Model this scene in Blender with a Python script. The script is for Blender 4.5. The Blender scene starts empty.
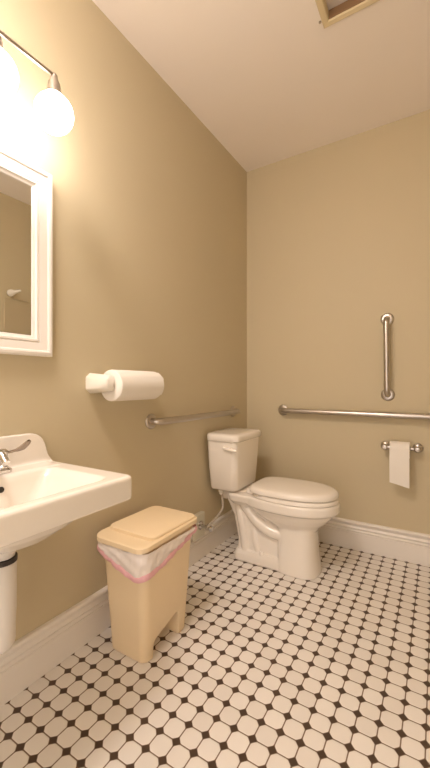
import bpy, bmesh, math, random
from mathutils import Vector, Matrix
random.seed(4)
S = bpy.context.scene
COL = S.collection
PI = math.pi

# ------------------------------------------------------------------ materials
def mat(name, rgb, rough=0.5, metal=0.0, spec=0.5, coat=0.0, bump=0.0, bscale=200.0, sss=0.0, vary=0.0):
    m = bpy.data.materials.new(name); m.use_nodes = True
    nt = m.node_tree; b = nt.nodes['Principled BSDF']
    b.inputs['Base Color'].default_value = (*rgb, 1)
    b.inputs['Roughness'].default_value = rough
    b.inputs['Metallic'].default_value = metal
    b.inputs['Specular IOR Level'].default_value = spec
    b.inputs['Coat Weight'].default_value = coat
    b.inputs['Coat Roughness'].default_value = 0.08
    if sss:
        b.inputs['Subsurface Weight'].default_value = sss
        b.inputs['Subsurface Radius'].default_value = (0.01, 0.008, 0.005)
    tc = nt.nodes.new('ShaderNodeTexCoord')
    if bump:
        n = nt.nodes.new('ShaderNodeTexNoise'); n.inputs['Scale'].default_value = bscale
        n.inputs['Detail'].default_value = 3
        bp = nt.nodes.new('ShaderNodeBump'); bp.inputs['Strength'].default_value = bump
        bp.inputs['Distance'].default_value = 0.002
        nt.links.new(tc.outputs['Object'], n.inputs['Vector'])
        nt.links.new(n.outputs['Fac'], bp.inputs['Height'])
        nt.links.new(bp.outputs['Normal'], b.inputs['Normal'])
    if vary:
        n2 = nt.nodes.new('ShaderNodeTexNoise'); n2.inputs['Scale'].default_value = 2.5
        n2.inputs['Detail'].default_value = 4
        mr = nt.nodes.new('ShaderNodeMapRange')
        mr.inputs['To Min'].default_value = 1 - vary; mr.inputs['To Max'].default_value = 1 + vary
        mx = nt.nodes.new('ShaderNodeMix'); mx.data_type = 'RGBA'; mx.blend_type = 'MULTIPLY'
        mx.inputs['Factor'].default_value = 1
        mx.inputs['A'].default_value = (*rgb, 1)
        nt.links.new(tc.outputs['Object'], n2.inputs['Vector'])
        nt.links.new(n2.outputs['Fac'], mr.inputs['Value'])
        nt.links.new(mr.outputs['Result'], mx.inputs['B'])
        nt.links.new(mx.outputs['Result'], b.inputs['Base Color'])
    return m

WALLC = (0.550, 0.480, 0.330)
M = {}
M['wall'] = mat('sage_wall_paint', WALLC, 0.55, spec=0.35, bump=0.06, bscale=260, vary=0.02)
M['ceiling'] = mat('ceiling_paint', (0.88, 0.83, 0.785), 0.8, spec=0.2, bump=0.05, bscale=200, vary=0.015)
M['trim'] = mat('white_trim_paint', (0.80, 0.77, 0.73), 0.35, bump=0.02, bscale=90, vary=0.02)
M['porcelain'] = mat('white_porcelain', (0.83, 0.79, 0.73), 0.16, coat=0.4, vary=0.01)
M['seatplastic'] = mat('white_seat_plastic', (0.84, 0.80, 0.74), 0.25, coat=0.2, vary=0.01)
M['steel'] = mat('brushed_steel', (0.55, 0.51, 0.47), 0.30, metal=1.0, bump=0.05, bscale=500)
M['chrome'] = mat('chrome', (0.62, 0.60, 0.58), 0.10, metal=1.0)
M['blade'] = mat('chrome_painted_reflection', (0.30, 0.25, 0.21), 0.25, metal=1.0)  # chrome with a dark reflection put into its base colour
M['nickel'] = mat('lamp_nickel', (0.50, 0.45, 0.40), 0.28, metal=1.0)
M['frame'] = mat('mirror_frame_paint', (0.80, 0.77, 0.73), 0.38, vary=0.01)
M['plastic'] = mat('white_holder_plastic', (0.80, 0.77, 0.70), 0.35, vary=0.01)
M['paper'] = mat('white_paper', (0.82, 0.79, 0.74), 0.95, spec=0.1, bump=0.25, bscale=180, vary=0.02)
M['core'] = mat('cardboard_core', (0.30, 0.22, 0.14), 0.9, spec=0.1)
M['dark'] = mat('dark_opening', (0.03, 0.025, 0.02), 0.8)
M['can'] = mat('cream_bin_plastic', (0.82, 0.67, 0.45), 0.36, bump=0.03, bscale=300, vary=0.015)
M['pvc'] = mat('white_pipe_cover', (0.74, 0.71, 0.67), 0.4, vary=0.02)
M['rubber'] = mat('black_rubber_ring', (0.03, 0.022, 0.018), 0.5)
M['plate'] = mat('pale_wall_plate', (0.62, 0.60, 0.50), 0.4)
M['cream'] = mat('cream_hatch_trim', (0.68, 0.58, 0.38), 0.5, vary=0.03)
M['brown'] = mat('brown_hatch_strip', (0.26, 0.16, 0.085), 0.6, vary=0.05)
M['panel'] = mat('hatch_panel_paint', (0.60, 0.55, 0.50), 0.7)
M['pink'] = mat('pink_drawstring', (0.74, 0.42, 0.46), 0.45, bump=0.8, bscale=60, vary=0.15)
M['door'] = mat('taupe_door_paint', (0.47, 0.40, 0.27), 0.45, vary=0.02)
M['hose'] = mat('grey_supply_hose', (0.55, 0.50, 0.43), 0.4, metal=0.3, bump=0.5, bscale=700)

# mirror glass
m = mat('mirror_glass', (0.86, 0.87, 0.85), 0.015, metal=1.0); M['mirror'] = m
# bin bag: thin film, a little see-through
m = mat('thin_white_bag_film', (0.90, 0.84, 0.80), 0.35, bump=1.0, bscale=30)
bb = m.node_tree.nodes['Principled BSDF']; bb.inputs['Alpha'].default_value = 0.90; M['bag'] = m
# lit globe
m = bpy.data.materials.new('lit_opal_globe'); m.use_nodes = True; nt = m.node_tree
nt.nodes.clear(); o = nt.nodes.new('ShaderNodeOutputMaterial'); e = nt.nodes.new('ShaderNodeEmission')
e.inputs['Color'].default_value = (1.0, 0.855, 0.77, 1); e.inputs['Strength'].default_value = 15
nt.links.new(e.outputs[0], o.inputs['Surface']); M['globe'] = m
m = m.copy(); m.name = 'added_fill_glow'; M['dome'] = m  # emitter of the added dome, brightens the room from out of view
m.node_tree.nodes['Emission'].inputs['Strength'].default_value = 48


# floor: octagon and dot tile
def floor_mat():
    m = bpy.data.materials.new('octagon_and_dot_tile'); m.use_nodes = True
    nt = m.node_tree; N = nt.nodes; L = nt.links; b = N['Principled BSDF']
    P, OX, OY = 0.06493, 0.1285, -1.9029
    tc = N.new('ShaderNodeTexCoord'); sp = N.new('ShaderNodeSeparateXYZ')
    L.new(tc.outputs['Object'], sp.inputs[0])
    def mth(op, a, b_=None, c=None):
        n = N.new('ShaderNodeMath'); n.operation = op
        for i, v in enumerate((a, b_, c)):
            if v is None: continue
            if isinstance(v, (int, float)): n.inputs[i].default_value = v
            else: L.new(v, n.inputs[i])
        return n.outputs[0]
    u = mth('DIVIDE', mth('SUBTRACT', sp.outputs[0], OX), P)
    v = mth('DIVIDE', mth('SUBTRACT', sp.outputs[1], OY), P)
    fx = mth('ABSOLUTE', mth('SUBTRACT', u, mth('ROUND', u)))
    fy = mth('ABSOLUTE', mth('SUBTRACT', v, mth('ROUND', v)))
    s = mth('ADD', fx, fy); mn = mth('MINIMUM', fx, fy)
    # signed distance to the octagon edge (positive inside the tile), in pitch units
    de = mth('SUBTRACT', mn, 0.027)
    dd = mth('MULTIPLY', mth('SUBTRACT', s, 0.262), 0.7071)
    d = N.new('ShaderNodeMath'); d.operation = 'SMOOTH_MIN'; L.new(de, d.inputs[0]); L.new(dd, d.inputs[1]); d.inputs[2].default_value = 0.07
    d = d.outputs[0]
    tile = N.new('ShaderNodeMapRange'); tile.interpolation_type = 'SMOOTHSTEP'
    tile.inputs['From Min'].default_value = -0.008; tile.inputs['From Max'].default_value = 0.014
    L.new(d, tile.inputs['Value'])
    dot = N.new('ShaderNodeMapRange'); dot.interpolation_type = 'SMOOTHSTEP'
    dot.inputs['From Min'].default_value = 0.205; dot.inputs['From Max'].default_value = 0.245
    dot.inputs['To Min'].default_value = 1; dot.inputs['To Max'].default_value = 0
    L.new(s, dot.inputs['Value'])
    # each tile has its own faint tint
    cx = mth('FLOOR', u); cy = mth('FLOOR', v)
    cb = N.new('ShaderNodeCombineXYZ'); L.new(cx, cb.inputs[0]); L.new(cy, cb.inputs[1])
    wn = N.new('ShaderNodeTexWhiteNoise'); wn.noise_dimensions = '2D'; L.new(cb.outputs[0], wn.inputs['Vector'])
    ramp = N.new('ShaderNodeValToRGB')
    ramp.color_ramp.elements[0].color = (0.745, 0.715, 0.68, 1)
    ramp.color_ramp.elements[1].color = (0.81, 0.785, 0.755, 1)
    L.new(wn.outputs['Value'], ramp.inputs[0])
    mx1 = N.new('ShaderNodeMix'); mx1.data_type = 'RGBA'
    mx1.inputs['A'].default_value = (0.19, 0.13, 0.088, 1)     # grout
    mx1.inputs['B'].default_value = (0.068, 0.042, 0.028, 1)    # dot
    L.new(dot.outputs[0], mx1.inputs['Factor'])
    mx2 = N.new('ShaderNodeMix'); mx2.data_type = 'RGBA'
    L.new(tile.outputs[0], mx2.inputs['Factor']); L.new(mx1.outputs['Result'], mx2.inputs['A'])
    L.new(ramp.outputs[0], mx2.inputs['B'])
    L.new(mx2.outputs['Result'], b.inputs['Base Color'])
    b.inputs['Roughness'].default_value = 0.32
    b.inputs['Specular IOR Level'].default_value = 0.4
    hgt = N.new('ShaderNodeMapRange'); hgt.interpolation_type = 'SMOOTHSTEP'
    hgt.inputs['From Min'].default_value = -0.02; hgt.inputs['From Max'].default_value = 0.06
    L.new(d, hgt.inputs['Value'])
    bp = N.new('ShaderNodeBump'); bp.inputs['Strength'].default_value = 0.6; bp.inputs['Distance'].default_value = 0.0012
    L.new(hgt.outputs[0], bp.inputs['Height']); L.new(bp.outputs['Normal'], b.inputs['Normal'])
    return m
M['floor'] = floor_mat()

# ------------------------------------------------------------------ mesh helpers
def link_mesh(name, me, material, parent=None, smooth=True, angle=40):
    me.materials.clear(); me.materials.append(material)
    o = bpy.data.objects.new(name, me); COL.objects.link(o)
    if smooth:
        for p in me.polygons: p.use_smooth = True
        if angle: me.set_sharp_from_angle(angle=math.radians(angle))
    if parent is not None:
        base = Vector((0, 0, 0)); q = parent
        while q is not None: base += q.location; q = q.parent
        me.transform(Matrix.Translation(-base))
        o.parent = parent
    return o

def obj(name, bm, material, parent=None, smooth=True, angle=40):
    bmesh.ops.recalc_face_normals(bm, faces=bm.faces[:])
    me = bpy.data.meshes.new(name); bm.to_mesh(me); bm.free()
    return link_mesh(name, me, material, parent, smooth, angle)

def thing(name, label, cat, loc, group=None):
    o = bpy.data.objects.new(name, None); COL.objects.link(o); o.location = loc
    o.empty_display_size = 0.05
    o['label'] = label; o['category'] = cat
    if group: o['group'] = group
    return o

def tag(o, label, cat, group=None):
    o['label'] = label; o['category'] = cat
    if group: o['group'] = group
    return o

def origin_to(o, p):
    p = Vector(p); o.data.transform(Matrix.Translation(-p)); o.location = p

def struct(name, bm, material, smooth=False):
    o = obj(name, bm, material, None, smooth); o['kind'] = 'structure'; return o

def box(bm, x0, x1, y0, y1, z0, z1, bev=0.0, seg=2):
    r = bmesh.ops.create_cube(bm, size=1.0); vs = r['verts']
    for v in vs:
        v.co = Vector(((x0+x1)/2 + v.co.x*(x1-x0), (y0+y1)/2 + v.co.y*(y1-y0), (z0+z1)/2 + v.co.z*(z1-z0)))
    if bev:
        es = list({e for v in vs for e in v.link_edges})
        bmesh.ops.bevel(bm, geom=es, offset=bev, segments=seg, affect='EDGES', profile=0.5)

def loft(bm, rings, cap0=True, cap1=True, closed=True):
    V = [[bm.verts.new(p) for p in r] for r in rings]
    n = len(V[0])
    for a, b in zip(V, V[1:]):
        for i in range(n if closed else n-1):
            j = (i+1) % n
            bm.faces.new((a[i], a[j], b[j], b[i]))
    if cap0: bm.faces.new(V[0][::-1])
    if cap1: bm.faces.new(V[-1])
    return V

def rrect(x0, x1, y0, y1, r, z, n=6):
    pts = []
    for cx, cy, a0 in ((x1-r, y1-r, 0), (x0+r, y1-r, 90), (x0+r, y0+r, 180), (x1-r, y0+r, 270)):
        for k in range(n+1):
            a = math.radians(a0 + 90*k/n)
            pts.append(Vector((cx + r*math.cos(a), cy + r*math.sin(a), z)))
    return pts

def tube(bm, pts, r, seg=16, caps=True):
    pts = [Vector(p) for p in pts]; n = len(pts)
    rs = r if isinstance(r, (list, tuple)) else [r]*n
    T = []
    for i in range(n):
        a = pts[max(0, i-1)]; b = pts[min(n-1, i+1)]; T.append((b-a).normalized())
    up = Vector((0, 0, 1)) if abs(T[0].z) < 0.9 else Vector((1, 0, 0))
    u = T[0].cross(up).normalized(); rings = []
    for i in range(n):
        u = (u - T[i]*u.dot(T[i])).normalized(); w = T[i].cross(u)
        rings.append([pts[i] + rs[i]*(u*math.cos(2*PI*k/seg) + w*math.sin(2*PI*k/seg)) for k in range(seg)])
    loft(bm, rings, caps, caps)

def smooth_path(pts, n=8):
    P = [Vector(p) for p in pts]; P = [2*P[0]-P[1]] + P + [2*P[-1]-P[-2]]; out = []
    for i in range(1, len(P)-2):
        a, b, c, d = P[i-1:i+3]
        for k in range(n):
            t = k/n
            out.append(0.5*((2*b) + (c-a)*t + (2*a-5*b+4*c-d)*t*t + (-a+3*b-3*c+d)*t**3))
    out.append(P[-2]); return out

def lathe(bm, prof, origin, axis=(0, 0, 1), seg=32):
    """prof: (radius, height) pairs along the axis"""
    A = Vector(axis).normalized(); q = Vector((0, 0, 1)).rotation_difference(A); o = Vector(origin)
    rings = []
    for r, h in prof:
        r = max(r, 1e-5)
        rings.append([o + q @ Vector((r*math.cos(2*PI*k/seg), r*math.sin(2*PI*k/seg), h)) for k in range(seg)])
    loft(bm, rings)

def sphere(bm, c, r, u=32, v=20, sc=(1, 1, 1)):
    g = bmesh.ops.create_uvsphere(bm, u_segments=u, v_segments=v, radius=1)
    for w in g['verts']: w.co = Vector((c[0]+w.co.x*r*sc[0], c[1]+w.co.y*r*sc[1], c[2]+w.co.z*r*sc[2]))

def tmp_obj(bm):
    bmesh.ops.recalc_face_normals(bm, faces=bm.faces[:])
    me = bpy.data.meshes.new('t'); bm.to_mesh(me); bm.free()
    o = bpy.data.objects.new('t', me); COL.objects.link(o); return o

def bake(o):
    dg = bpy.context.evaluated_depsgraph_get(); dg.update()
    me = bpy.data.meshes.new_from_object(o.evaluated_get(dg)); return me

def fused(bm, voxel, iters, cut=None, factor=0.5, pre=0):
    """union of closed shells through a voxel remesh, minus an optional cutter, smoothed"""
    o = tmp_obj(bm); c = None
    r = o.modifiers.new('r', 'REMESH'); r.mode = 'VOXEL'; r.voxel_size = voxel
    if pre:
        s0 = o.modifiers.new('s0', 'SMOOTH'); s0.iterations = pre; s0.factor = factor
    if cut is not None:
        c = tmp_obj(cut); b = o.modifiers.new('b', 'BOOLEAN'); b.operation = 'DIFFERENCE'; b.object = c; b.solver = 'EXACT'
        r2 = o.modifiers.new('r2', 'REMESH'); r2.mode = 'VOXEL'; r2.voxel_size = voxel
    s = o.modifiers.new('s', 'SMOOTH'); s.iterations = iters; s.factor = factor
    me = bake(o)
    bpy.data.objects.remove(o)
    if c: bpy.data.objects.remove(c)
    return me

def egg(xb, xf, xm, hw, cy, z, nb=2.0, nf=2.0, n=48):
    pts = []
    for k in range(n):
        a = 2*PI*k/n; ca, sa = math.cos(a), math.sin(a)
        e = nf if ca >= 0 else nb
        L = (xf-xm) if ca >= 0 else (xm-xb)
        pts.append(Vector((xm + L*math.copysign(abs(ca)**(2/e), ca), cy + hw*math.copysign(abs(sa)**(2/e), sa), z)))
    return pts

# ------------------------------------------------------------------ the room
W, D, H, T = 1.95, -3.05, 2.74, 0.10
bm = bmesh.new(); box(bm, -T, W+T, D-T, T, -0.1, 0); struct('floor', bm, M['floor'])
bm = bmesh.new(); box(bm, -T, 0, D-T, T, 0, H); struct('wall_left', bm, M['wall'])
bm = bmesh.new(); box(bm, 0, W, 0, T, 0, H); struct('wall_back', bm, M['wall'])
bm = bmesh.new(); box(bm, W, W+T, D-T, T, 0, H); struct('wall_right', bm, M['wall'])
# front wall; its unseen doorway is added to let world light fill the room
DX0, DX1, DH = 0.45, 1.50, 2.12
bm = bmesh.new()
box(bm, 0, DX0, D-T, D, 0, H); box(bm, DX1, W, D-T, D, 0, H); box(bm, DX0, DX1, D-T, D, DH, H)
struct('wall_front', bm, M['wall'])
bm = bmesh.new()
box(bm, DX0-0.075, DX0, D, D+0.018, 0, DH+0.075, 0.003); box(bm, DX1, DX1+0.075, D, D+0.018, 0, DH+0.075, 0.003); box(bm, DX0, DX1, D, D+0.018, DH, DH+0.075, 0.003)
struct('trim_1', bm, M['trim'])
# ceiling with an opening for the hatch
HX0, HX1, HY0, HY1 = 0.846, 1.48, -1.34, -0.868
bm = bmesh.new()
G_ = 0.010
box(bm, -T, HX0-G_, D-T, T, H, H+0.08); box(bm, HX1+G_, W+T, D-T, T, H, H+0.08)
box(bm, HX0-G_, HX1+G_, D-T, HY0-G_, H, H+0.08); box(bm, HX0-G_, HX1+G_, HY1+G_, T, H, H+0.08)
struct('ceiling', bm, M['ceiling'])

def base_profile():
    # (out from wall, height): tall flat board, two small beads and a rounded cap
    return [(0.0, 0.0), (0.005, 0.0), (0.005, 0.108), (0.002, 0.111), (0.002, 0.114), (0.009, 0.117), (0.0105, 0.122), (0.007, 0.127),
            (0.003, 0.130), (0.003, 0.134), (0.011, 0.138), (0.013, 0.144), (0.009, 0.150), (0.0045, 0.154), (0.005, 0.160), (0.010, 0.168), (0.0115, 0.172),
            (0.019, 0.174), (0.021, 0.179), (0.020, 0.186), (0.015, 0.190), (0.0, 0.190)]
def baseboard(name, fn, a, b):
    bm = bmesh.new()
    loft(bm, [[Vector(fn(d, z, t)) for d, z in base_profile()] for t in (a, b)])
    o = obj(name, bm, M['trim'], None, True, 25); o['kind'] = 'structure'; return o
baseboard('baseboard_left', lambda d, z, t: (d, t, z), D, 0)
baseboard('baseboard_back', lambda d, z, t: (t, -d, z), 0.0231, W-0.0231)
baseboard('baseboard_right', lambda d, z, t: (W-d, t, z), D, -0.83)

# door in the right wall (met only in the mirror)
bm = bmesh.new(); box(bm, W-0.018, W, -0.82, -0.04, 0.0, 1.84, 0.004)
d = obj('door_1', bm, M['door'], None, False); d['kind'] = 'structure'
bm = bmesh.new()
lathe(bm, [(0.028, 0), (0.028, 0.006), (0.010, 0.010), (0.010, 0.04), (0.024, 0.048), (0.027, 0.062), (0.02, 0.074), (0, 0.077)],
      (W-0.018, -0.76, 0.95), (-1, 0, 0), 24)
obj('door_handle', bm, M['nickel'], d)
t = thing('coat_hook', 'pale tapered peg on a dark plate high on the wall, seen only in the mirror', 'hook', (W, -0.765, 1.890))
bm = bmesh.new(); lathe(bm, [(0.026, 0), (0.026, 0.012), (0.0, 0.012)], (W, -0.765, 1.890), (-1, 0, 0), 24); obj('mounting_plate', bm, M['rubber'], t)
bm = bmesh.new(); lathe(bm, [(0.0, 0.012), (0.031, 0.012), (0.031, 0.03), (0.018, 0.07), (0.010, 0.15), (0.008, 0.165), (0.0, 0.168)], (W, -0.765, 1.890), (-1, 0, 0), 24); obj('peg', bm, M['plastic'], t)

# ------------------------------------------------------------------ ceiling hatch
t = thing('ceiling_hatch', 'cream framed hatch with a recessed panel set into the ceiling', 'hatch', ((HX0+HX1)/2, (HY0+HY1)/2, H))
bm = bmesh.new(); fw = 0.028
x0, x1, y0, y1 = HX0-fw, HX1+fw, HY0-fw, HY1+fw
prof = [(fw, 0.032), (fw, -0.008), (fw-0.004, -0.012), (0.005, -0.014), (0.0, -0.010), (0.0, -0.0005), (0.0155, -0.0005), (0.0155, 0.032)]
rings = []
for d_, h in prof:
    rings.append([Vector((x0+d_, y0+d_, H+h)), Vector((x1-d_, y0+d_, H+h)), Vector((x1-d_, y1-d_, H+h)), Vector((x0+d_, y1-d_, H+h))])
V = loft(bm, rings, False, False)
for i in range(4): bm.faces.new((V[-1][i], V[-1][(i+1) % 4], V[0][(i+1) % 4], V[0][i]))
obj('frame', bm, M['cream'], t, False)
bm = bmesh.new(); box(bm, HX0+0.001, HX1-0.001, HY1-0.004, HY1-0.0005, H-0.006, H+0.0315); obj('brown_strip', bm, M['brown'], t, False)  # thin brown strip along the far inner side of the frame only
bm = bmesh.new(); box(bm, HX0-0.008, HX1+0.008, HY0-0.008, HY1+0.008, H+0.0325, H+0.05, 0.002); obj('panel', bm, M['panel'], t, False)
bm = bmesh.new(); lathe(bm, [(0.006, 0), (0.006, 0.004), (0.0, 0.006)], (0.808, -0.872, H), (0, 0, -1), 12); obj('screw', bm, M['nickel'], t)

# ------------------------------------------------------------------ mirror
MY0, MY1, MZ0, MZ1 = -2.210, -1.681, 1.196, 1.882
t = thing('wall_mirror', 'rectangular mirror in a moulded white frame above the sink', 'mirror', (0, (MY0+MY1)/2, MZ0))
bm = bmesh.new()
prof = [(0.0, 0.0), (0.0, 0.024), (0.004, 0.030), (0.012, 0.032), (0.018, 0.030), (0.021, 0.025), (0.040, 0.022), (0.048, 0.020),
        (0.051, 0.016), (0.053, 0.021), (0.060, 0.021), (0.063, 0.015), (0.072, 0.012), (0.074, 0.006), (0.074, 0.0)]
rings = [[Vector((h, MY0+d_, MZ0+d_)), Vector((h, MY1-d_, MZ0+d_)), Vector((h, MY1-d_, MZ1-d_)), Vector((h, MY0+d_, MZ1-d_))] for d_, h in prof]
V = loft(bm, rings, False, False)
for i in range(4): bm.faces.new((V[-1][i], V[-1][(i+1) % 4], V[0][(i+1) % 4], V[0][i]))
obj('frame', bm, M['frame'], t, True, 20)
bm = bmesh.new(); box(bm, 0.001, 0.008, MY0+0.0745, MY1-0.0745, MZ0+0.0745, MZ1-0.0745); obj('glass', bm, M['mirror'], t, False)

# ------------------------------------------------------------------ vanity light
CY = -1.945
LY = -1.965
bx, bz = 0.170, 2.124
t = thing('vanity_light', 'nickel bar lamp with three glowing white globes above the mirror', 'lamp', (0, LY, bz))
bm = bmesh.new(); lathe(bm, [(0.062, 0), (0.062, 0.012), (0.055, 0.020), (0.02, 0.026), (0, 0.026)], (0, LY, bz), (1, 0, 0), 40); obj('backplate', bm, M['nickel'], t)
bm = bmesh.new(); tube(bm, [(0.02, LY, bz), (bx, LY, bz)], 0.009, 16); obj('arm', bm, M['nickel'], t)
bm = bmesh.new()
tube(bm, [(bx, -2.157, bz), (bx, -1.776, bz)], 0.0075, 16)
sphere(bm, (bx, -1.772, bz), 0.0105, 16, 10); sphere(bm, (bx, -2.158, bz), 0.0105, 16, 10)
obj('bar', bm, M['nickel'], t)
for gy in (-1.774, LY, -2.156):
    bm = bmesh.new(); sphere(bm, (bx, gy, 1.9985), 0.0615, 48, 32); g = obj('globe', bm, M['globe'], t)
    bm = bmesh.new(); lathe(bm, [(0.0, 0), (0.011, 0.0), (0.013, 0.012), (0.019, 0.022), (0.022, 0.050), (0.029, 0.064), (0.0, 0.064)], (bx, gy, bz-0.002), (0, 0, -1), 24)
    obj('socket', bm, M['nickel'], g)

# ------------------------------------------------------------------ dome added out of view on the ceiling for fill light
t = thing('added_fill_dome', 'unseen white dome added on the ceiling for fill light', 'lamp', (0.50, -2.42, H))
bm = bmesh.new(); lathe(bm, [(0.0, 0), (0.20, 0), (0.20, 0.014), (0.185, 0.022), (0.0, 0.022)], (0.50, -2.42, H), (0, 0, -1), 48); obj('base', bm, M['nickel'], t)
bm = bmesh.new(); lathe(bm, [(0.178, 0.022), (0.176, 0.040), (0.162, 0.062), (0.130, 0.083), (0.085, 0.096), (0.04, 0.101), (0, 0.102)], (0.50, -2.42, H), (0, 0, -1), 48); obj('dome', bm, M['dome'], t)

# ------------------------------------------------------------------ sink
SY0, SY1, SX, SZ = -2.210, -1.680, 0.446, 0.806
t = thing('wall_sink', 'white porcelain wall hung sink with a raised back below the mirror', 'sink', (0, CY, 0.62))
bm = bmesh.new()
# deck and apron
r1 = [(0.0, 0.729, 0.006), (0.0, 0.735, 0.0), (0.0, SZ-0.006, 0.0), (0.0, SZ, 0.005)]
loft(bm, [rrect(-0.0 + 0.001, SX-i_, SY0+i_, SY1-i_, 0.022, z) for _, z, i_ in r1])
# belly under the deck
loft(bm, [egg(0.02, 0.415, 0.21, 0.225, CY, 0.737, 2.6, 2.6), egg(0.02, 0.405, 0.21, 0.215, CY, 0.717, 2.5, 2.5), egg(0.025, 0.375, 0.20, 0.185, CY, 0.690, 2.3, 2.3),
          egg(0.04, 0.325, 0.19, 0.135, CY, 0.655, 2.1, 2.1), egg(0.08, 0.265, 0.18, 0.08, CY, 0.632), egg(0.12, 0.225, 0.175, 0.05, CY, 0.622)])
# raised back, both ends swept down in an S
ztop = 0.917
right = [(-1.684, SZ-0.01), (-1.684, SZ+0.004), (-1.692, SZ+0.012), (-1.700, SZ+0.026), (-1.706, SZ+0.045), (-1.712, SZ+0.066), (-1.720, SZ+0.084),
         (-1.732, SZ+0.098), (-1.748, SZ+0.107), (-1.766, ztop)]
outl = right + [(2*CY - y, z) for y, z in reversed(right)]
loft(bm, [[Vector((x, y, z)) for y, z in outl] for x in (0.001, 0.030)])
# ledge behind the basin
loft(bm, [rrect(0.001, 0.118, SY0+0.03, SY1-0.03, 0.01, SZ-0.02), rrect(0.001, 0.115, SY0+0.032, SY1-0.032, 0.01, SZ+0.004)])
cut = bmesh.new()
loft(cut, [rrect(0.124, 0.406, SY0+0.068, SY1-0.068, 0.03, 0.86), rrect(0.124, 0.406, SY0+0.068, SY1-0.068, 0.03, SZ),
           rrect(0.131, 0.398, SY0+0.092, SY1-0.092, 0.035, SZ-0.018), rrect(0.148, 0.372, SY0+0.150, SY1-0.150, 0.04, SZ-0.095),
           rrect(0.165, 0.335, SY0+0.185, SY1-0.185, 0.05, SZ-0.125)])
me = fused(bm, 0.0042, 5, cut, 0.5)
link_mesh('basin', me, M['porcelain'], t, True, None)
bm = bmesh.new(); lathe(bm, [(0.021, 0), (0.021, 0.003), (0.015, 0.004), (0.013, 0.002), (0, 0.002)], (0.245, CY, SZ-0.125), (0, 0, 1), 24); obj('drain', bm, M['chrome'], t)
bm = bmesh.new()
lathe(bm, [(0.0, 0), (0.009, 0.0), (0.009, 0.004), (0.0, 0.004)], (0.1340, CY+0.016, SZ-0.034), (1, 0, 0.2), 20); obj('overflow_hole', bm, M['dark'], t)

# faucet
t = thing('faucet', 'chrome sink faucet with long wrist blade handles', 'faucet', (0.078, CY, SZ+0.004))
fx, fz = 0.078, SZ+0.004
bm = bmesh.new()
loft(bm, [rrect(fx-0.024, fx+0.024, CY-0.078, CY+0.078, 0.022, z) for z in (fz-0.002, fz+0.010)] + [rrect(fx-0.019, fx+0.019, CY-0.072, CY+0.072, 0.018, fz+0.015)])
obj('base', bm, M['chrome'], t)
for s in (1, -1):
    vy = CY + s*0.051
    bm = bmesh.new(); lathe(bm, [(0.017, 0), (0.017, 0.006), (0.013, 0.010), (0.013, 0.036), (0.016, 0.040), (0.016, 0.056), (0.010, 0.061), (0, 0.062)], (fx, vy, fz+0.014), (0, 0, 1), 24)
    hd = obj('handle', bm, M['chrome'], t)
    pts = [(fx, vy, fz+0.062), (fx+0.005, vy+s*0.020, fz+0.063), (fx+0.010, vy+s*0.042, fz+0.068), (fx+0.014, vy+s*0.064, fz+0.078), (fx+0.017, vy+s*0.082, fz+0.087)]
    P = smooth_path(pts, 6); n = len(P); bm = bmesh.new(); rings = []
    for i, p in enumerate(P):
        u_ = i/(n-1); wd = 0.005 + (0.0115*max(0, (u_-0.45)/0.35)**0.8 if u_ < 0.80 else 0.0115*(1-((u_-0.80)/0.20)**2*0.85)); th = 0.0035
        rings.append([p + Vector((math.cos(a)*th + math.sin(a)*wd*0.55, 0, math.sin(a)*wd)) for a in [2*PI*k/12 for k in range(12)]])
    loft(bm, rings); obj('blade', bm, M['blade'], hd)
bm = bmesh.new()
tube(bm, smooth_path([(fx, CY, fz+0.012), (fx+0.004, CY, fz+0.05), (fx+0.035, CY, fz+0.078), (fx+0.085, CY, fz+0.075), (fx+0.115, CY, fz+0.052)], 6), 0.012, 18)
obj('spout', bm, M['chrome'], t)

# drain cover
t = thing('drain_pipe', 'white covered drain pipe with a black ring hanging below the sink', 'pipe', (0.176, CY, 0.31))
px_, py_ = 0.168, -1.945
bm = bmesh.new()
loft(bm, [[Vector((px_+r*math.cos(a), py_+r*math.sin(a), z)) for a in [2*PI*k/36 for k in range(36)]] for r, z in
          ((0.016, 0.312), (0.028, 0.315), (0.0345, 0.324), (0.0375, 0.338), (0.0375, 0.38), (0.040, 0.43), (0.0405, 0.566), (0.038, 0.570))])
tube(bm, [(px_-0.01, py_, 0.345), (0.004, py_, 0.350)], 0.030, 24)
obj('pipe_cover', bm, M['pvc'], t)
bm = bmesh.new(); lathe(bm, [(0.034, 0), (0.0425, 0.001), (0.0425, 0.014), (0.034, 0.015)], (px_, py_, 0.569), (0, 0, 1), 36); obj('seal_ring', bm, M['rubber'], t)
bm = bmesh.new(); lathe(bm, [(0.030, 0), (0.036, 0.002), (0.044, 0.044), (0.030, 0.046)], (px_, py_, 0.583), (0, 0, 1), 36); obj('collar', bm, M['pvc'], t)
bm = bmesh.new(); lathe(bm, [(0.055, 0), (0.052, 0.008), (0.032, 0.012), (0.0, 0.012)], (0.0, py_, 0.350), (1, 0, 0), 32); obj('mounting_flange', bm, M['pvc'], t)

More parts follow.
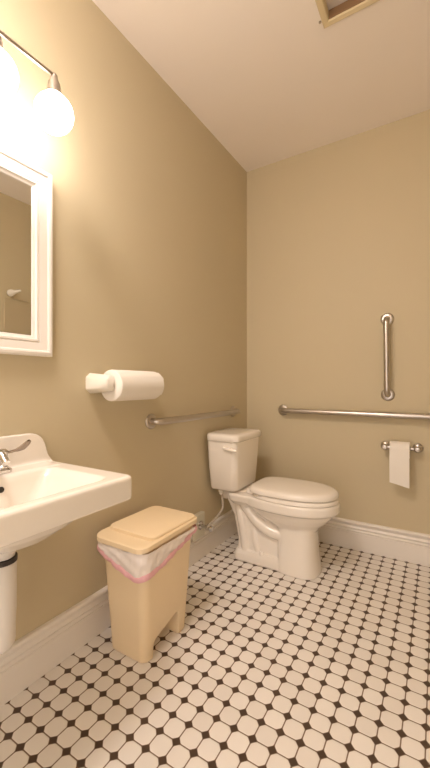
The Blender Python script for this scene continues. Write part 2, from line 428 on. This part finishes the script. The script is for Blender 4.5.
# ------------------------------------------------------------------ paper towels
rz_, rx = 1.091, 0.094
RL0, RL1 = -1.460, -1.188
t = thing('paper_towel_holder', 'white plastic paper towel holder fixed to the left wall', 'holder', (0, (RL0+RL1)/2, rz_))
for nm, ya, yb in (('arm', RL0-0.052, RL0-0.008), ('arm', RL1+0.008, RL1+0.040)):
    bm = bmesh.new()
    sec = lambda x, hz, w: [Vector((x, ya+(1-w)*0.02, rz_+0.006+hz*0.55)), Vector((x, (ya+yb)/2, rz_+0.006+hz)), Vector((x, yb-(1-w)*0.01, rz_+0.006+hz*0.9)),
                            Vector((x, yb-(1-w)*0.01, rz_+0.006-hz)), Vector((x, (ya+yb)/2, rz_+0.006-hz)), Vector((x, ya+(1-w)*0.02, rz_+0.006-hz*0.6))]
    loft(bm, [sec(0.0, 0.044, 1), sec(0.07, 0.038, 1), sec(0.118, 0.033, 0.9), sec(0.126, 0.026, 0.7)])
    bmesh.ops.bevel(bm, geom=bm.edges[:], offset=0.002, segments=2, affect='EDGES')
    obj(nm, bm, M['plastic'], t, True, 50)
bm = bmesh.new(); tube(bm, [(rx, RL0-0.014, rz_), (rx, RL1+0.010, rz_)], 0.013, 18); obj('rod', bm, M['core'], t)
bm = bmesh.new(); box(bm, 0.0, 0.012, RL0-0.045, RL1+0.035, rz_-0.018, rz_+0.030, 0.003); obj('back_rail', bm, M['plastic'], t, False)
rz_ -= 0.0040
t = thing('paper_towel_roll', 'thick white paper towel roll held on the left wall', 'paper towel', (rx, (RL0+RL1)/2, rz_))
bm = bmesh.new()
R0, Rc = 0.067, 0.019
prof = [(Rc, 0.002), (R0-0.006, 0.0), (R0-0.001, 0.003), (R0, 0.008), (R0, RL1-RL0-0.012), (R0-0.003, RL1-RL0-0.004), (R0-0.012, RL1-RL0), (Rc, RL1-RL0)]
rings = []
for r, h in prof:
    rings.append([Vector((rx+r*math.cos(2*PI*k/56), RL0+h, rz_+r*math.sin(2*PI*k/56))) for k in range(56)])
V = loft(bm, rings, False, False)
for k in range(56): bm.faces.new((V[-1][k], V[-1][(k+1) % 56], V[0][(k+1) % 56], V[0][k]))
# loose edge of the outer sheet
sh = []
for i in range(9):
    a = math.radians(62 - i*13); r = R0+0.0012
    sh.append((rx+r*math.cos(a), rz_+r*math.sin(a)))
inner = [(rx+(R0-0.001)*math.cos(math.radians(62-i*13)), rz_+(R0-0.001)*math.sin(math.radians(62-i*13))) for i in range(9)]
loft(bm, [[Vector((x, y, z)) for x, z in sh + inner[::-1]] for y in (RL0+0.004, RL1-0.004)])
obj('paper', bm, M['paper'], t, True, 35)
bm = bmesh.new()
rings = [[Vector((rx+r*math.cos(2*PI*k/32), y, rz_+r*math.sin(2*PI*k/32))) for k in range(32)] for r, y in ((0.0188, RL0-0.001), (0.0188, RL1+0.001), (0.0172, RL1+0.001), (0.0172, RL0-0.001))]
V = loft(bm, rings, False, False)
for k in range(32): bm.faces.new((V[-1][k], V[-1][(k+1) % 32], V[0][(k+1) % 32], V[0][k]))
obj('cardboard_core', bm, M['core'], t)

# ------------------------------------------------------------------ grab bars
def grab_bar(label, a, b, n, r=0.0182, out=0.054):
    """a, b: the ends on the wall; n: the wall's normal"""
    a, b, n = Vector(a), Vector(b), Vector(n); d_ = (b-a).normalized()
    t = thing('grab_bar', label, 'grab bar', (a+b)/2, 'steel grab bars around the toilet')
    R = 0.036; pts = [a + n*0.003, a + n*(out-R)]
    for k in range(1, 9):
        q = PI/2*k/8; pts.append(a + n*(out-R) + n*(R*math.sin(q)) + d_*(R*(1-math.cos(q))))
    for k in range(0, 9):
        q = PI/2*k/8; pts.append(b - d_*R + n*(out-R) + d_*(R*math.sin(q)) + n*(R*math.cos(q)))
    pts.append(b + n*0.003)
    bm = bmesh.new(); tube(bm, pts, r, 20); obj('rail', bm, M['steel'], t, True, 60)
    for e in (a, b):
        bm = bmesh.new(); lathe(bm, [(0.0, 0), (0.039, 0.0), (0.0395, 0.004), (0.036, 0.009), (0.030, 0.0115), (r+0.001, 0.0125), (0.0, 0.0125)], e, n, 32)
        obj('flange', bm, M['steel'], t)
    return t
grab_bar('horizontal steel grab bar on the left wall behind the toilet tank', (0, -1.105, 0.900), (0, -0.225, 0.897), (1, 0, 0))
grab_bar('long horizontal steel grab bar on the back wall beside the toilet', (0.300, 0, 0.903), (1.36, 0, 0.900), (0, -1, 0))
grab_bar('short vertical steel grab bar high on the back wall', (0.992, 0, 1.503), (0.996, 0, 1.026), (0, -1, 0))

# ------------------------------------------------------------------ toilet paper
TX0, TX1, TZ, TY = 0.983, 1.162, 0.704, -0.062
t = thing('toilet_paper_holder', 'two post steel toilet paper holder on the back wall', 'holder', ((TX0+TX1)/2, 0, TZ))
for x in (TX0, TX1):
    s = 1 if x == TX0 else -1
    bm = bmesh.new()
    lathe(bm, [(0.0, 0), (0.029, 0.0), (0.029, 0.005), (0.024, 0.010), (0.012, 0.015), (0.011, 0.045), (0.016, 0.050), (0.020, 0.060), (0.0195, 0.070), (0.013, 0.078), (0.0, 0.080)], (x, 0, TZ), (0, -1, 0), 28)
    obj('post', bm, M['steel'], t)
bm = bmesh.new(); tube(bm, [(TX0, TY, TZ), (TX0+0.03, TY, TZ), (TX1-0.03, TY, TZ), (TX1, TY, TZ)], 0.0095, 18); obj('roller', bm, M['steel'], t)
PX0, PX1 = TX0+0.033, TX1-0.040
t = thing('toilet_paper_roll', 'nearly used white toilet paper roll with a hanging tail', 'toilet paper', ((PX0+PX1)/2, TY, TZ))
bm = bmesh.new(); R0, Rc = 0.048, 0.019; rc_z = TZ - 0.0095
rings = [[Vector((x, TY+r*math.cos(2*PI*k/40), rc_z+r*math.sin(2*PI*k/40))) for k in range(40)] for r, x in ((Rc, PX0), (R0, PX0), (R0, PX1), (Rc, PX1))]
V = loft(bm, rings, False, False)
for k in range(40): bm.faces.new((V[-1][k], V[-1][(k+1) % 40], V[0][(k+1) % 40], V[0][k]))
obj('paper', bm, M['paper'], t, True, 35)
bm = bmesh.new()
path = [(TY+(R0+0.001)*math.cos(math.radians(a)), rc_z+(R0+0.001)*math.sin(math.radians(a))) for a in range(60, 186, 9)]
nz = 14; zend = 0.483
for k in range(1, nz+1):
    f_ = k/nz; path.append((TY-R0-0.001-0.004*math.sin(f_*PI)+0.002*f_, rc_z + (zend-rc_z)*f_))
front, back = [], []
nu = 8
for side, dy in ((front, 0.0), (back, 0.0009)):
    for i, (y, z) in enumerate(path):
        row = []
        for k in range(nu+1):
            x = PX0 + (PX1-PX0)*k/nu
            f_ = max(0, (i-14))/nz
            row.append(bm.verts.new((x, y+dy+0.002*f_*math.sin(k/nu*PI*1.5), z + f_*(0.024*(1-k/nu)) - 0.006*f_)))
        side.append(row)
n = len(path)
for side in (front, back):
    for i in range(n-1):
        for k in range(nu): bm.faces.new((side[i][k], side[i][k+1], side[i+1][k+1], side[i+1][k]))
for i in range(n-1):
    for k in (0, nu): bm.faces.new((front[i][k], front[i+1][k], back[i+1][k], back[i][k]))
for i in (0, n-1):
    for k in range(nu): bm.faces.new((front[i][k], front[i][k+1], back[i][k+1], back[i][k]))
obj('loose_sheet', bm, M['paper'], t, True, 40)

# ------------------------------------------------------------------ toilet
TC = -0.437
t = thing('toilet', 'white two piece toilet with closed lid beside the back wall', 'toilet', (0.42, TC, 0))
bm = bmesh.new()
# bowl, from rim down
loft(bm, [egg(0.215, 0.788, 0.53, 0.176, TC, 0.421, 2.4, 2.15), egg(0.21, 0.797, 0.53, 0.183, TC, 0.412, 2.4, 2.15), egg(0.21, 0.797, 0.53, 0.183, TC, 0.372, 2.4, 2.15), egg(0.218, 0.790, 0.53, 0.177, TC, 0.364, 2.4, 2.15),
          egg(0.25, 0.766, 0.53, 0.160, TC, 0.356, 2.4, 2.1), egg(0.27, 0.752, 0.53, 0.153, TC, 0.330, 2.3, 2.1), egg(0.31, 0.725, 0.53, 0.136, TC, 0.300, 2.2, 2.1),
          egg(0.37, 0.692, 0.54, 0.112, TC, 0.272, 2.2, 2.2), egg(0.42, 0.675, 0.56, 0.096, TC, 0.250, 2.4, 2.4)])
# rear deck
loft(bm, [rrect(0.165, 0.42, TC-0.10, TC+0.10, 0.03, 0.345), rrect(0.155, 0.42, TC-0.138, TC+0.138, 0.035, 0.378), rrect(0.150, 0.42, TC-0.144, TC+0.144, 0.035, 0.410), rrect(0.154, 0.42, TC-0.140, TC+0.140, 0.033, 0.420)])
loft(bm, [rrect(0.055, 0.24, TC-0.055, TC+0.055, 0.03, 0.350), rrect(0.045, 0.24, TC-0.072, TC+0.072, 0.03, 0.38), rrect(0.045, 0.24, TC-0.072, TC+0.072, 0.03, 0.424)])
# front column
loft(bm, [egg(0.455, 0.690, 0.59, 0.116, TC, 0.0, 4.5, 2.6), egg(0.455, 0.688, 0.59, 0.115, TC, 0.02, 4.5, 2.6), egg(0.455, 0.676, 0.59, 0.108, TC, 0.12, 4.5, 2.6),
          egg(0.452, 0.670, 0.59, 0.105, TC, 0.22, 4.0, 2.5), egg(0.44, 0.672, 0.58, 0.106, TC, 0.30, 3.5, 2.4)])
# rear body and foot
loft(bm, [rrect(0.185, 0.52, TC-0.078, TC+0.078, 0.03, 0.0), rrect(0.185, 0.52, TC-0.072, TC+0.072, 0.03, 0.12), rrect(0.155, 0.52, TC-0.070, TC+0.070, 0.03, 0.26), rrect(0.110, 0.52, TC-0.080, TC+0.080, 0.03, 0.36)])
loft(bm, [rrect(0.170, 0.60, TC-0.100, TC+0.100, 0.035, 0.0), rrect(0.170, 0.60, TC-0.100, TC+0.100, 0.035, 0.045), rrect(0.182, 0.60, TC-0.088, TC+0.088, 0.03, 0.068)])
for s in (-1, 1):
    tube(bm, smooth_path([(0.22, TC+s*0.062, 0.37), (0.27, TC+s*0.066, 0.315), (0.33, TC+s*0.068, 0.255), (0.41, TC+s*0.068, 0.215), (0.50, TC+s*0.06, 0.20)], 6), 0.036, 20)
    tube(bm, smooth_path([(0.19, TC+s*0.055, 0.36), (0.215, TC+s*0.06, 0.26), (0.235, TC+s*0.062, 0.16), (0.25, TC+s*0.06, 0.04)], 6), 0.030, 20)
    tube(bm, smooth_path([(0.30, TC+s*0.05, 0.20), (0.315, TC+s*0.056, 0.12), (0.345, TC+s*0.056, 0.04)], 6), 0.026, 16)
me = fused(bm, 0.0042, 5)
link_mesh('bowl', me, M['porcelain'], t, True, None)
# tank
bm = bmesh.new()
def tank_ring(x1, y0, y1, r, z, bow=0.010):
    pts = rrect(0.022, x1, y0, y1, r, z, 8); out = []
    for p in pts:
        f_ = 1-((p.y-(y0+y1)/2)/((y1-y0)/2))**2
        out.append(Vector((p.x + bow*max(0, f_)*max(0, (p.x-0.02)/(x1-0.02)), p.y, p.z)))
    return out
loft(bm, [tank_ring(0.186, TC-0.125, TC+0.140, 0.03, 0.424), tank_ring(0.206, TC-0.138, TC+0.152, 0.035, 0.431), tank_ring(0.214, TC-0.146, TC+0.160, 0.036, 0.445), tank_ring(0.224, TC-0.164, TC+0.166, 0.036, 0.56),
          tank_ring(0.234, TC-0.182, TC+0.174, 0.036, 0.72), tank_ring(0.234, TC-0.182, TC+0.174, 0.036, 0.742)])
obj('tank', bm, M['porcelain'], t, True, 50)
bm = bmesh.new()
loft(bm, [tank_ring(0.239, TC-0.187, TC+0.178, 0.036, 0.740), tank_ring(0.246, TC-0.194, TC+0.185, 0.040, 0.746), tank_ring(0.247, TC-0.195, TC+0.186, 0.041, 0.768), tank_ring(0.244, TC-0.192, TC+0.183, 0.040, 0.777),
          tank_ring(0.234, TC-0.182, TC+0.173, 0.038, 0.784), tank_ring(0.20, TC-0.15, TC+0.14, 0.035, 0.787)])
obj('tank_lid', bm, M['porcelain'], t, True, 50)
bm = bmesh.new()
ly, lz = TC-0.1795, 0.704
lathe(bm, [(0.012, -0.004), (0.012, 0.008), (0.008, 0.012), (0.0, 0.012)], (0.160, ly, lz), (0, -1, 0), 20)
P = smooth_path([(0.155, ly-0.012, lz+0.001), (0.185, ly-0.014, lz-0.002), (0.215, ly-0.013, lz-0.007), (0.245, ly-0.009, lz-0.012)], 5)
tube(bm, P, [0.0075+0.0025*math.sin(i/(len(P)-1)*PI) for i in range(len(P))], 14)
obj('flush_lever', bm, M['seatplastic'], t)
# seat and lid
bm = bmesh.new()
loft(bm, [egg(0.300, 0.785, 0.54, 0.172, TC, 0.421, 3.0, 2.1), egg(0.296, 0.790, 0.54, 0.178, TC, 0.425, 3.0, 2.1), egg(0.296, 0.790, 0.54, 0.178, TC, 0.441, 3.0, 2.1), egg(0.300, 0.786, 0.54, 0.174, TC, 0.445, 3.0, 2.1)])
obj('seat', bm, M['seatplastic'], t, True, 50)
bm = bmesh.new()
def lid_r(i_, z): return egg(0.286+i_, 0.788-i_, 0.54, 0.177-i_, TC, z, 4.2, 2.1)
loft(bm, [lid_r(0.007, 0.4495), lid_r(0.0, 0.453), lid_r(-0.001, 0.466), lid_r(0.003, 0.476), lid_r(0.012, 0.483), lid_r(0.022, 0.486), lid_r(0.05, 0.489), lid_r(0.10, 0.492), lid_r(0.15, 0.4935)])
obj('seat_lid', bm, M['seatplastic'], t, True, 50)
for s in (-1, 1):
    bm = bmesh.new(); box(bm, 0.262, 0.312, TC+s*0.075-0.018, TC+s*0.075+0.018, 0.4195, 0.452, 0.008, 3); obj('hinge', bm, M['seatplastic'], t, True, 60)
    bm = bmesh.new(); lathe(bm, [(0.014, 0), (0.014, 0.012), (0.009, 0.020), (0, 0.022)], (0.36, TC+s*0.084, 0.064), (0, 0, 1), 18); obj('bolt_cap', bm, M['seatplastic'], t)

# ------------------------------------------------------------------ supply valve
t = thing('shutoff_valve', 'chrome water shutoff valve with hose on a pale plate behind the bin', 'valve', (0.0, -0.68, 0.24))
bm = bmesh.new(); box(bm, 0.0225, 0.030, -0.765, -0.640, 0.155, 0.300, 0.002); box(bm, 0.0, 0.024, -0.765, -0.640, 0.192, 0.300, 0.001); obj('wall_plate', bm, M['plate'], t, False)
bm = bmesh.new(); lathe(bm, [(0.026, 0), (0.024, 0.006), (0.012, 0.010), (0.010, 0.012)], (0.030, -0.690, 0.232), (1, 0, 0), 24)
tube(bm, [(0.034, -0.690, 0.232), (0.085, -0.690, 0.232)], 0.009, 14)
lathe(bm, [(0.014, -0.016), (0.014, 0.016)], (0.085, -0.690, 0.232), (0, 1, 0.3), 18); obj('valve_body', bm, M['chrome'], t)
bm = bmesh.new(); lathe(bm, [(0.0, 0.0), (0.010, 0.0), (0.019, 0.006), (0.019, 0.012), (0.012, 0.017), (0, 0.018)], (0.100, -0.690, 0.228), (0.9, -0.3, -0.1), 18); obj('valve_knob', bm, M['chrome'], t)
bm = bmesh.new()
tube(bm, smooth_path([(0.085, -0.685, 0.236), (0.088, -0.655, 0.246), (0.090, -0.60, 0.262), (0.092, -0.556, 0.280), (0.094, -0.528, 0.306), (0.092, -0.529, 0.36), (0.090, -0.542, 0.422)], 8), 0.0068, 12)
obj('supply_hose', bm, M['hose'], t)
bm = bmesh.new(); lathe(bm, [(0.017, 0), (0.017, 0.016), (0.011, 0.018), (0.011, 0.03)], (0.090, -0.542, 0.4235), (0, 0, -1), 18); obj('coupling_nut', bm, M['plastic'], t)

# ------------------------------------------------------------------ bin
BX, BY = 0.200, -1.335
t = thing('trash_can', 'cream plastic lidded bin standing between the sink and the toilet', 'trash can', (BX, BY, 0))
def bin_ring(hx, hy, r, z, dx=0.0, dy=0.0): return rrect(BX-hx+dx, BX+hx+dx, BY-hy+dy, BY+hy+dy, r, z, 8)
bm = bmesh.new()
loft(bm, [bin_ring(0.098, 0.138, 0.034, 0.0), bin_ring(0.100, 0.140, 0.036, 0.008), bin_ring(0.106, 0.148, 0.037, 0.13), bin_ring(0.119, 0.168, 0.04, 0.415), bin_ring(0.121, 0.171, 0.041, 0.450)])
cut = bmesh.new()
# cut-away between the feet on the long side facing the room
loft(cut, [[Vector((x, y, z)) for y, z in ((BY-0.092, -0.02), (BY-0.088, 0.060), (BY-0.076, 0.072), (BY+0.052, 0.110), (BY+0.068, 0.104), (BY+0.074, -0.02))] for x in (BX-0.045, BX+0.2)])
o_body = tmp_obj(bm); o_cut = tmp_obj(cut)
b_ = o_body.modifiers.new('b', 'BOOLEAN'); b_.operation = 'DIFFERENCE'; b_.object = o_cut; b_.solver = 'EXACT'
bv = o_body.modifiers.new('v', 'BEVEL'); bv.width = 0.005; bv.segments = 2; bv.limit_method = 'ANGLE'; bv.angle_limit = math.radians(50)
me = bake(o_body); bpy.data.objects.remove(o_body); bpy.data.objects.remove(o_cut)
link_mesh('body', me, M['can'], t, True, 40)
bm = bmesh.new()
def lid_ring(i_, z, slope=0.0):
    pts = rrect(BX-0.138+i_, BX+0.138-i_, BY-0.192+i_, BY+0.190-i_, 0.042, z, 8); out = []
    for p in pts:
        f_ = min(1, max(0, (BY-0.10-p.y)/0.09)); out.append(Vector((p.x, p.y, p.z - slope*f_)))
    return out
loft(bm, [lid_ring(0.004, 0.464, 0.010), lid_ring(0.0, 0.467, 0.010), lid_ring(0.0, 0.484, 0.010), lid_ring(0.003, 0.4875, 0.011), lid_ring(0.008, 0.489, 0.012)])
loft(bm, [rrect(BX-0.129, BX+0.129, BY-0.122, BY+0.181, 0.034, 0.480, 8), rrect(BX-0.129, BX+0.129, BY-0.122, BY+0.181, 0.034, 0.493, 8), rrect(BX-0.125, BX+0.125, BY-0.117, BY+0.177, 0.032, 0.4965, 8)])
obj('lid', bm, M['can'], t, True, 35)
bm = bmesh.new(); loft(bm, [bin_ring(0.124, 0.174, 0.042, z) for z in (0.448, 0.458)] + [bin_ring(0.128, 0.178, 0.043, 0.4635)])
obj('rim', bm, M['can'], t, True, 40)
# bag folded over the rim
g = thing('bin_liner', 'thin white bag with pink drawstring folded over the cream bin', 'bag', (BX, BY, 0.40))
bm = bmesh.new(); bm2 = bmesh.new()
ring0 = bin_ring(0.1330, 0.1830, 0.044, 0.0); N_ = len(ring0)
# resample evenly
L_ = [0]
for i in range(N_): L_.append(L_[-1] + (ring0[(i+1) % N_]-ring0[i]).length)
NU = 160
def at(s):
    s = (s % 1.0)*L_[-1]
    for i in range(N_):
        if L_[i+1] >= s:
            f_ = (s-L_[i])/max(1e-9, L_[i+1]-L_[i]); return ring0[i].lerp(ring0[(i+1) % N_], f_)
    return ring0[0].copy()
cols = []
dirs = []
for i in range(NU):
    p = at(i/NU); n_ = Vector((p.x-BX, (p.y-BY)*0.7, 0)).normalized()
    cols.append(p); dirs.append(n_)
def hem(p):
    # hem hangs lowest at the near corner facing the room and rises toward both far ends
    c = Vector((BX+0.085, BY-0.175)); d_ = (Vector((p.x, p.y))-c).length
    return 0.352 + 0.090*min(1, (d_/(0.24 if p.x < BX+0.07 else 0.33)))**1.15
rows = 10; G = []
for j in range(rows+1):
    f_ = j/rows; row = []
    for i, p in enumerate(cols):
        zt, zb = 0.4525, hem(p)
        z = zt + (zb-zt)*f_
        tp = (z-0.45)*0.06
        wr = 0.0014*math.sin(i*0.9+j*0.7) + 0.0016*math.sin(i*0.37-j*1.1) + 0.0010*math.sin(i*2.1+j*0.4)
        row.append(p + dirs[i]*(tp + 0.003 + wr + 0.003*math.sin(f_*PI)) + Vector((0, 0, z)))
    G.append(row)
loft(bm, G, False, False)
o_ = tmp_obj(bm); sm = o_.modifiers.new('s', 'SOLIDIFY'); sm.thickness = 0.0006; sm.offset = 1
me = bake(o_); bpy.data.objects.remove(o_); link_mesh('film', me, M['bag'], g, True, 60)
Bd = []
for dz, do in ((0.006, 0.0015), (0.002, 0.0045), (-0.010, 0.0058), (-0.018, 0.003), (-0.016, 0.0005), (0.0, 0.0005)):
    Bd.append([G[rows][i] + Vector((0, 0, 0.006+dz+0.0012*math.sin(i*0.8))) + dirs[i]*do for i in range(NU)])
V = loft(bm2, Bd, False, False)
for i in range(NU): bm2.faces.new((V[-1][i], V[-1][(i+1) % NU], V[0][(i+1) % NU], V[0][i]))
obj('drawstring', bm2, M['pink'], g, True, 60)

# ------------------------------------------------------------------ camera
cam = bpy.data.cameras.new('camera'); cam.sensor_fit = 'HORIZONTAL'; cam.sensor_width = 36.0
cam.lens = 36.0*361.5/430.0; cam.clip_start = 0.02
co = bpy.data.objects.new('camera', cam); COL.objects.link(co)
co.location = (1.2632, -2.5221, 1.0933); co.rotation_euler = (math.radians(90), 0, math.radians(31.62))
S.camera = co

# ------------------------------------------------------------------ look
w = bpy.data.worlds.new('world'); S.world = w; w.use_nodes = True
w.node_tree.nodes['Background'].inputs[0].default_value = (1.0, 0.87, 0.78, 1)
w.node_tree.nodes['Background'].inputs[1].default_value = 1.35
S.view_settings.view_transform = 'Standard'; S.view_settings.look = 'None'
S.view_settings.gamma = 1; S.view_settings.use_curve_mapping = False
S.view_settings.exposure = 0.78
S.cycles.max_bounces = 16; S.cycles.diffuse_bounces = 12; S.cycles.transparent_max_bounces = 16
S.cycles.sample_clamp_indirect = 10
S.cycles.use_denoising = True
